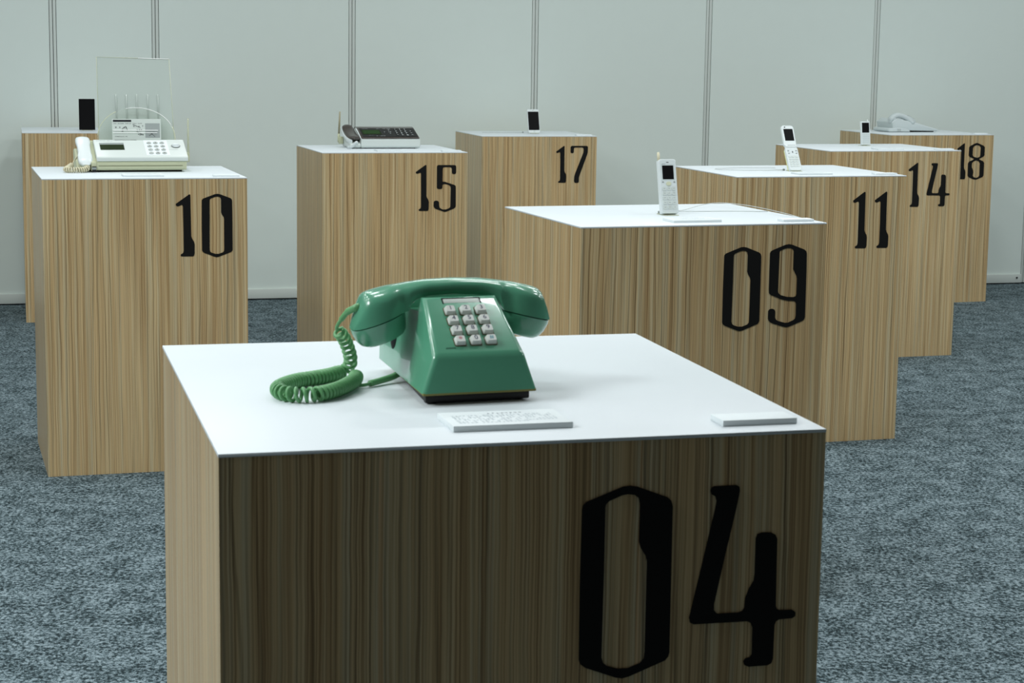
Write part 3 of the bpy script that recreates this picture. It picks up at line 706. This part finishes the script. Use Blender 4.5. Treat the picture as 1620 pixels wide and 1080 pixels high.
shp = box('instruction_sheet', (0, 0, 0), (.1500, .0008, .0700), CARD, fax)
shp.location = (.0040, .1185, .1225); shp.rotation_euler.x = R(-8)
bm = bmesh.new(); bm_box(bm, (-.044, -.0006, .029), (.056, .0004, .0060)); link('header_bar', bm, INKD, shp)
bm = bmesh.new(); bm_box(bm, (.049, -.0006, -.001), (.045, .0004, .045)); link('printed_picture', bm, PRINTGREY, shp)
RX = Matrix.Rotation(R(90), 4, 'X')
bm = bmesh.new(); rnd = random.Random(11)
for (xa, xb, z_, h, de) in ((-.07, .015, .0205, .003, .9), (-.066, -.03, .008, .006, .5), (-.062, -.02, -.002, .007, .6), (-.07, -.03, -.020, .003, .9), (-.01, .02, .012, .005, .6), (.0, .022, .0, .006, .5), (.004, .02, -.014, .006, .9), (-.068, .0, -.031, .0035, 1)):
    t = bmesh.new(); marks(t, xa, xb, z_, .0008, h, de, rnd); bmesh.ops.transform(t, matrix=RX, verts=t.verts); merge(bm, t)
link('printed_text', bm, INKD, shp)
bm = bmesh.new()
for a, b in (((-.045, -.0008, .004), (-.033, -.0008, .012)), ((-.033, -.0008, .012), (-.028, -.0008, .0)), ((.0, -.0008, -.004), (.018, -.0008, -.014)), ((.038, -.0008, -.018), (.054, -.0008, -.006)), ((.040, -.0008, -.006), (.056, -.0008, -.020)), ((-.012, -.0008, .018), (.012, -.0008, .008))):
    bm_tube(bm, [a, b], .0006, 4)
link('printed_drawing', bm, INKD, shp)
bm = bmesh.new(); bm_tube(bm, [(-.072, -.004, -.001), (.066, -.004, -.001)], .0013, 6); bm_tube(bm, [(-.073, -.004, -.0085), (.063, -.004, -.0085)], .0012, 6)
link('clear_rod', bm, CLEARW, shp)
tube('antenna', [(.1690, .160, .020), (.1690, .160, .158)], [.0036, .0028], PALEROD, fax, 10)
box('antenna_mount', (.158, .160, .035), (.028, .018, .030), CREAM, fax, .003)
# handset on the left in a sloped cradle
profile_x('handset_cradle', [(0.03, .004), (0.02, .010), (.125, .066), (.16, .062), (.16, .004)], -.1880, -.1462, CREAM, fax, .003)
hm0, hm1 = Vector((-.162, .020, .0235)), Vector((-.162, .1405, .0880)); HM = framem(hm0, hm1); HM.col[3][0] = -.162
HL = (hm1-hm0).length
bm = bmesh.new(); rings = []
for k in range(15):
    u_ = k/14; y_ = -.020+(HL+.028)*u_
    e = (1-(2*u_-1)**8)**.5 if 0 < u_ < 1 else .35
    w2 = (.0215+.0035*abs(2*u_-1)**2)*max(e, .35) - (.0015 if .3 < u_ < .7 else 0)
    h2 = .0105*max(e, .35)*(1-.15*(1-abs(2*u_-1)))
    arch = .006*(1-(2*u_-1)**2)
    rings.append([(a, y_, .0075+arch+b) for a, b in superellipse(w2, h2, 2.8, 20)])
bm_loft(bm, rings); bmesh.ops.transform(bm, matrix=HM, verts=bm.verts)
fh = link('handset', bm, WHITEP, fax, True)
for nm_, y_ in (('mouthpiece', .002), ('earpiece', HL-.010)):
    t = bmesh.new(); bmesh.ops.create_cone(t, cap_ends=True, segments=24, radius1=.017, radius2=.020, depth=.010, matrix=HM @ Matrix.Translation((0, y_, .0000)))
    link(nm_, t, CREAM, fh, True)
bm = bmesh.new(); bm_box(bm, (-.163, .0085, .0215), (.015, .002, .004)); link('cord_socket', bm, BLACKP, fh)
ccp = [(-.158, .006, .018), (-.160, -.006, .012), (-.170, -.014, .0095), (-.188, -.020, .0090), (-.208, -.018, .0092), (-.222, -.004, .0095), (-.215, .022, .012), (-.200, .050, .019)]
bm = bmesh.new(); bm_tube(bm, coil(spline(ccp, 10), .0068, .0068, 12), .0021, 7)
bm_tube(bm, spline([(-.200, .050, .019), (-.194, .062, .030), (-.178, .082, .048)], 6), .0014, 6)
link('coiled_cord', bm, CREAMD, fax, 'all')

# ------------------------------------------------------------------ fax on plinth 15
f15 = device('fax_machine', '15', -.26, .26, 'slim white fax with glossy dark brown control panel and handset on plinth 15', 'fax machine')
profile_x('base', [(.006, .003), (0, .010), (0, .038), (.002, .041), (.118, .080), (.19, .060), (.19, .003)], -.1200, .1290, FAXLID, f15, .003, 3)
box('foot_strip', (.0, .085, .0015), (.22, .15, .003), BLACKP, f15)
profile_x('handset_base', [(.010, .003), (.004, .010), (.004, .019), (.10, .046), (.17, .042), (.17, .003)], -.1640, -.1203, FAXLID, f15, .004, 3)
profile_x('cover_panel', [(-.001, .0415), (-.001, .0440), (.108, .0815), (.135, .0845), (.165, .070), (.165, .060), (.118, .0800)], -.1200, .1260, BRONZE, f15, .0008, 2)
PM = framem(Vector((0, -.001, .0445)), Vector((0, .108, .0820))); PLN = .115
panel('control_panel', PM, .006, PLN*.50, .232, PLN*.80, -.001, .0008, BLACKP, f15, .003)
panel('display', PM, -.0655, PLN*.53, .0800, PLN*.42, .0008, .0014, LCD, f15)
panel('lcd_screen', PM, -.0655, PLN*.53, .0680, PLN*.34, .0012, .0018, LCDG, f15)
for r_ in range(4):
    for c_ in range(4):
        if c_ == 3 and r_ == 0: continue
        k = panel('key', PM, .040+c_*.0205, PLN*(.78-.18*r_), .0105, .0075, .0006, .0022, BLACKP, f15, .002)
        t = bmesh.new(); text_bm(t, ('123456789*0#'[r_*3+c_] if c_ < 3 else '=')[:1], .015, PM @ Matrix.Translation((.040+c_*.0205, PLN*(.78-.18*r_), .0024))); link('key_legend', t, WHITEP, k)
t0 = bmesh.new(); rnd = random.Random(5)
marks(t0, -.100, -.075, PLN*.84, .0015, .0035, .9, rnd); marks(t0, -.038, -.022, PLN*.84, .0015, .0030, .9, rnd)
marks(t0, -.085, -.065, PLN*.22, .0015, .0040, .8, rnd); marks(t0, -.058, -.020, PLN*.16, .0015, .0050, .7, rnd)
marks(t0, -.010, .020, PLN*.84, .0015, .0050, .8, rnd); marks(t0, -.012, .014, PLN*.55, .0015, .0060, .7, rnd); marks(t0, .002, .016, PLN*.72, .0015, .0070, .6, rnd); marks(t0, .010, .034, PLN*.40, .0015, .0060, .5, rnd)
bmesh.ops.transform(t0, matrix=PM, verts=t0.verts); link('printed_text', t0, WHITEP, f15)
# handset
h0, h1 = Vector((0, .030, .031)), Vector((0, .150, .071)); HM = framem(h0, h1); HM.col[3][0] = -.1370
HM = HM @ Matrix.Rotation(R(5), 4, 'Z')
bm = bmesh.new(); rings = []
for k in range(15):
    u_ = k/14; y_ = -.014+.150*u_; e = max((1-(2*u_-1)**14)**.5 if 0 < u_ < 1 else .5, .5)
    rings.append([(a-.004*math.sin(math.pi*u_), y_, .006+.009*(2*u_-1)**2+b) for a, b in superellipse(.0235*e, .0090*e, 3.2, 20)])
bm_loft(bm, rings); bmesh.ops.transform(bm, matrix=HM, verts=bm.verts)
h15 = link('handset', bm, BRONZE, f15, True)
bm = bmesh.new()
rings = []
for k in range(13):
    u_ = k/12; y_ = -.014+.146*u_
    rings.append([(a-.0230-.004*math.sin(math.pi*u_), y_, -.006+.009*(2*u_-1)**2+b) for a, b in superellipse(.0045, .0080, 2.4, 12)])
bm_loft(bm, rings); bmesh.ops.transform(bm, matrix=HM, verts=bm.verts); link('handset_inner_shell', bm, WHITEP, h15, True)
bm = bmesh.new(); bm_tube(bm, spline([(-.1205, -.001, .040), (-.1210, .05, .061), (-.1215, .10, .0795)], 6), .0022, 8); link('white_rim', bm, WHITEP, f15, 'all')
cc = spline([(-.1380, .008, .026), (-.146, -.008, .022), (-.160, -.022, .014), (-.176, -.034, .0075), (-.186, -.032, .0075)], 10)
bm = bmesh.new(); bm_tube(bm, coil(cc, .0052, .0062, 12), .0016, 6); link('coiled_cord', bm, WHITEP, f15, 'all')
tube('antenna', [(-.1840, .142, .052), (-.1795, .142, .146)], [.0042, .0036], ANTB, f15, 10)
tube('antenna_base', [(-.1850, .140, .020), (-.1840, .142, .055)], [.0055, .0048], CREAM, f15, 12)
box('antenna_bracket', (-.176, .140, .028), (.018, .016, .030), CREAM, f15, .002)

# ------------------------------------------------------------------ phones
def tilt_frame(t): return Matrix.Rotation(R(-t), 4, 'X')    # x right, z up, leaning back
def slab(name, M, w_, h_, th, mt, parent, r=.006, cx=0, cz=None, y0=0, bevel=.0012):
    cz = h_/2 if cz is None else cz
    t = bmesh.new(); rr = rounded(w_, h_, r, 5, cx, cz); ri = [(cx+(a-cx)*(1-2*bevel/w_), cz+(b-cz)*(1-2*bevel/h_)) for a, b in rr]
    bm_loft(t, [[(a, y0, b) for a, b in ri], [(a, y0+bevel, b) for a, b in rr], [(a, y0+th-bevel, b) for a, b in rr], [(a, y0+th, b) for a, b in ri]])
    bmesh.ops.transform(t, matrix=M, verts=t.verts); return link(name, t, mt, parent, True)
def face(name, M, cx, cz, w_, h_, mt, parent, y0=-.0003, th=.0006, r=.0006):
    t = bmesh.new(); rr = rounded(w_, h_, r, 3, cx, cz)
    bm_loft(t, [[(a, y0, b) for a, b in rr], [(a, y0+th, b) for a, b in rr]])
    bmesh.ops.transform(t, matrix=M, verts=t.verts); return link(name, t, mt, parent)
def mount(root, tilt, w_):
    """small clear acrylic mount fixed to the back of the phone, carrying it clear of the plinth"""
    dz = -(root.location.z-root['base_z']); del root['base_z']
    M = tilt_frame(tilt); r = link('display_mount', bmesh.new(), CLEARE, root)
    bm = bmesh.new()
    bm_box(bm, (0, .016, dz+.0010), (w_, .050, .0020), bevel=.0004)
    t = bmesh.new(); bm_box(t, (0, .0195, .028), (w_*.8, .002, .062), bevel=.0004); bmesh.ops.transform(t, matrix=M, verts=t.verts); merge(bm, t)
    bm.to_mesh(r.data); bm.free()

# 09: straight white phone with stub antenna
T9 = 13
p9 = device('mobile_phone', '09', -.2905, .235, 'straight white bar phone with stub antenna standing on plinth 09', 'mobile phone', .0045)
M = tilt_frame(T9)
slab('body', M, .0435, .1300, .016, WHITEP, p9, .005)
face('screen', M, .0000, .0985, .0285, .0330, SCREEN, p9)
face('screen_frame', M, .0000, .0985, .0330, .0390, GREYP, p9, -.0001, .0003)
tube('antenna', [M @ Vector((-.0175, .010, .122)), M @ Vector((-.0175, .010, .1480))], [.0038, .0030], CREAMD, p9, 12)
face('navigation_key', M, .0, .0715, .0130, .0090, PALEK, p9, -.0010, .0012, .0042)
face('earpiece', M, 0, .1225, .006, .0014, INKD, p9)
for x in (-.0145, .0145): face('soft_key', M, x, .0755, .0040, .0024, GREYD, p9, -.0008, .001)
for r_ in range(5):
    for c_ in range(3): face('key', M, (c_-1)*.0120, .0600-r_*.0112, .0100, .0088, FAXLID, p9, -.0010, .0012, .002)
bm = bmesh.new(); t = bmesh.new()
for r_ in range(5):
    for c_ in range(3): marks(t, (c_-1)*.0120-.002, (c_-1)*.0120+.002, .0600-r_*.0112, .0011, .0022, 1, random.Random(r_*3+c_))
marks(t, -.015, -.006, .1185, .0004, .0022, 1, random.Random(2))
bmesh.ops.transform(t, matrix=M @ Matrix.Rotation(R(90), 4, 'X'), verts=t.verts); merge(bm, t); link('printed_text', bm, INKM, p9)
p9['base_z'] = frame('09')[3]; mount(p9, T9, .036)

# 11: open flip phone
p11 = device('flip_phone', '11', -.2905, .225, 'open white flip phone with yellow green edge leaning on plinth 11', 'mobile phone', .0035)
MA = tilt_frame(31)
slab('keypad_half', MA, .0450, .0890, .012, WHITEP, p11, .009)
slab('side_trim', MA, .0462, .0850, .005, YEL, p11, .009, 0, .0430, .0110)
hinge = MA @ Vector((0, .003, .0890))
MB_ = Matrix.Translation(hinge) @ tilt_frame(27)
slab('screen_half', MB_, .0455, .0790, .009, WHITEP, p11, .010, 0, .0400)
face('screen', MB_, .0010, .0450, .0335, .0430, SCREEN, p11)
face('hinge_slot', MB_, .004, .0075, .028, .0014, GREYD, p11)
face('camera_lens', MB_, -.0100, .0730, .0045, .0045, INKD, p11, -.0005, .001, .0022)
hc = bmesh.new(); a = MA @ Vector((-.0200, .004, .0900)); b = MA @ Vector((.0200, .004, .0900)); bm_tube(hc, [a, b], .0058, 14); link('hinge_barrel', hc, WHITEP, p11, True)
face('navigation_key', MA, .001, .0690, .0030, .0060, INKD, p11, -.0008, .001, .001)
for x, z in ((-.0140, .0735), (.0150, .0735), (-.0130, .0640), (.0145, .0640)): face('soft_key', MA, x, z, .0060, .0030, GREYD, p11, -.0008, .001, .001)
for r_ in range(5):
    for c_ in range(3): face('key', MA, (c_-1)*.0120, .0520-r_*.0088, .0100, .0066, FAXLID, p11, -.0010, .0012, .002)
p11['base_z'] = frame('11')[3]; mount(p11, 31, .038)

# 14: small bar phone
p14 = device('mobile_phone', '14', -.2560, .360, 'small white bar phone with a large dark screen standing on plinth 14', 'mobile phone', .0045)
M = tilt_frame(9)
slab('body', M, .0430, .1020, .012, WHITEP, p14, .003)
face('screen', M, 0, .0745, .0340, .0430, SCREEN, p14)
tube('antenna_stub', [M @ Vector((.013, .006, .098)), M @ Vector((.013, .006, .1100))], [.0035, .0022], WHITEP, p14, 10)
for r_ in range(5):
    for c_ in range(4): face('key', M, (c_-1.5)*.0088, .0440-r_*.0085, .0070, .0064, GREYP, p14, -.0006, .0008, .001)
p14['base_z'] = frame('14')[3]; mount(p14, 9, .036)

# 17: white smartphone
p17 = device('smartphone', '17', -.2500, .256, 'white smartphone with a black screen propped up on plinth 17', 'smartphone', .0025)
M = tilt_frame(17)
slab('body', M, .0590, .1195, .008, WHITEP, p17, .007)
face('screen', M, 0, .0610, .0540, .0925, SCREEN, p17)
face('earpiece', M, 0, .1140, .010, .0014, GREYD, p17)
face('home_button', M, 0, .0080, .0085, .0085, GREYP, p17, -.0004, .0006, .0042)
p17['base_z'] = frame('17')[3]; mount(p17, 17, .04)

# 16: black smartphone
p16 = device('smartphone', '16', -.3045, .225, 'all black smartphone standing upright on the far left plinth', 'smartphone', .0022)
M = tilt_frame(4)
slab('body', M, .0725, .1425, .008, BLACKP, p16, .0025, bevel=.0006)
face('screen', M, 0, .0712, .0700, .1390, SCREEN, p16)
p16['base_z'] = frame('16')[3]; mount(p16, 4, .05)

# ------------------------------------------------------------------ desk telephone on plinth 18
d18 = device('desk_telephone', '18', -.312, .262, 'pale grey desk telephone with handset lying across it on plinth 18', 'telephone')
# seen from its left flank: the handset end is high at the left, the keypad slopes down to the right
def prof_y(name, prof, y0_, y1_, mt, parent, bevel):
    """profile in x-z swept along y"""
    t = bmesh.new(); n = len(prof)
    a = [t.verts.new((x, y0_, z)) for x, z in prof]; b = [t.verts.new((x, y1_, z)) for x, z in prof]
    t.faces.new(a); t.faces.new(b[::-1])
    for i in range(n): t.faces.new((a[i], b[i], b[(i+1) % n], a[(i+1) % n]))
    bmesh.ops.recalc_face_normals(t, faces=t.faces)
    bmesh.ops.bevel(t, geom=t.edges[:], offset=bevel, segments=3, affect='EDGES', profile=.5)
    return link(name, t, mt, parent, True)
prof_y('body', [(-.118, .010), (-.126, .052), (-.100, .070), (.020, .048), (.118, .022), (.146, .016), (.146, .005)], .006, .170, GREYP, d18, .004)
prof_y('foot', [(-.144, .002), (-.150, .010), (-.146, .020), (-.090, .024), (-.030, .014), (-.020, .002)], .000, .160, GREYP, d18, .003)
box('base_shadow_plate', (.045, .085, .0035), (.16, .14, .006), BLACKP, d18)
prof_y('display_tilt', [(-.030, .052), (-.020, .080), (.022, .080), (.060, .060), (.062, .036), (-.030, .050)], .085, .165, GREYP, d18, .003)
DM = Matrix(((1, 0, 0, 0), (0, 1, 0, 0), (0, 0, 1, 0), (0, 0, 0, 1)))
box('display', (.001, .128, .0808), (.042, .060, .0020), GREYD, d18)
box('line_key_panel', (.042, .128, .0720), (.035, .060, .0020), GREYD, d18, rot=Matrix.Rotation(R(27.5), 3, 'Y'))
for r_ in range(4):
    for c_ in range(3):
        x = .075+r_*.015; zz = .0480-(x-.020)*(.026/.098)+.001
        box('key', (x, .085+c_*.016, zz+.0005), (.010, .012, .0050), FAXLID, d18, .001, rot=Matrix.Rotation(R(14.8), 3, 'Y'))
for k in range(4): box('foot_ridge', (-.096+k*.0055, -.0002, .011), (.0016, .0012, .013), GREYD, d18)
bm = bmesh.new(); path = spline([(-.128, .028, .048), (-.118, .028, .072), (-.086, .026, .086), (-.048, .024, .078), (-.012, .022, .056), (.012, .020, .036), (-.014, .018, .022)][:6], 8)
rings = []; n = len(path)
for i, p in enumerate(path):
    T_ = (path[min(i+1, n-1)]-path[max(i-1, 0)]).normalized(); Nn = Vector((-T_.z, 0, T_.x)); u_ = i/(n-1)
    e = min(1, .45+4*min(u_, 1-u_)); hw2 = (.021-.004*math.sin(math.pi*u_))*e; hh = (.0140-.001*math.sin(math.pi*u_))*e
    rings.append([p+Vector((0, a, 0))+Nn*b for a, b in superellipse(hw2, hh, 2.6, 18)])
bm_loft(bm, rings); h18 = link('handset', bm, GREYP, d18, True)
for nm_, x, z, an in (('earpiece', -.104, .062, -28), ('mouthpiece', -.014, .040, -40)):
    t = bmesh.new(); bmesh.ops.create_cone(t, cap_ends=True, segments=24, radius1=.017, radius2=.020, depth=.018, matrix=Matrix.Translation((x, .026, z)) @ Matrix.Rotation(R(-an), 4, 'Y'))
    link(nm_, t, GREYP, h18, True)

# ------------------------------------------------------------------ security wires
def wire(name, n, runs, label, plug=None, r=.0008):
    o0 = at(n, -.29, .25); root = empty(name, o0, 0, label, 'cable', 'thin security wires')
    bm = bmesh.new()
    for run in runs: bm_tube(bm, [p-o0 for p in spline([at(n, *q) for q in run], 8)], r, 6)
    link('wire_strand', bm, WIRE, root, 'all')
    if plug:
        c = at(n, *plug)-o0; box('wire_plug', c, (.007, .007, .006), GREYD, root, .001)
wire('security_wire', '09', [[(-.268, .275, .006), (-.215, .330, .004), (-.150, .400, .006), (-.105, .440, .008), (-.070, .430, .011), (-.045, .360, .012), (-.030, .270, .010), (-.016, .160, .005), (-.012, .100, .0012)],
                             [(-.268, .275, .006), (-.180, .318, .0012), (-.100, .310, .0012), (-.012, .285, .0012)]],
     'thin pale security wire looping right behind the phone on plinth 09', (-.296, .290, .003))
wire('security_wire', '11', [[(-.316, .270, .003), (-.38, .270, .0012), (-.46, .285, .0012), (-.530, .320, .0012), (-.520, .365, .0012), (-.44, .395, .0012), (-.36, .395, .0012), (-.29, .390, .0012)]],
     'thin pale security wire lying in a loop left of the flip phone on plinth 11', (-.314, .272, .003))
wire('security_wire', '17', [[(-.292, .320, .003), (-.36, .325, .0012), (-.45, .335, .0012), (-.50, .35, .0012)]],
     'thin security wire left of the white smartphone on plinth 17', (-.290, .330, .003))
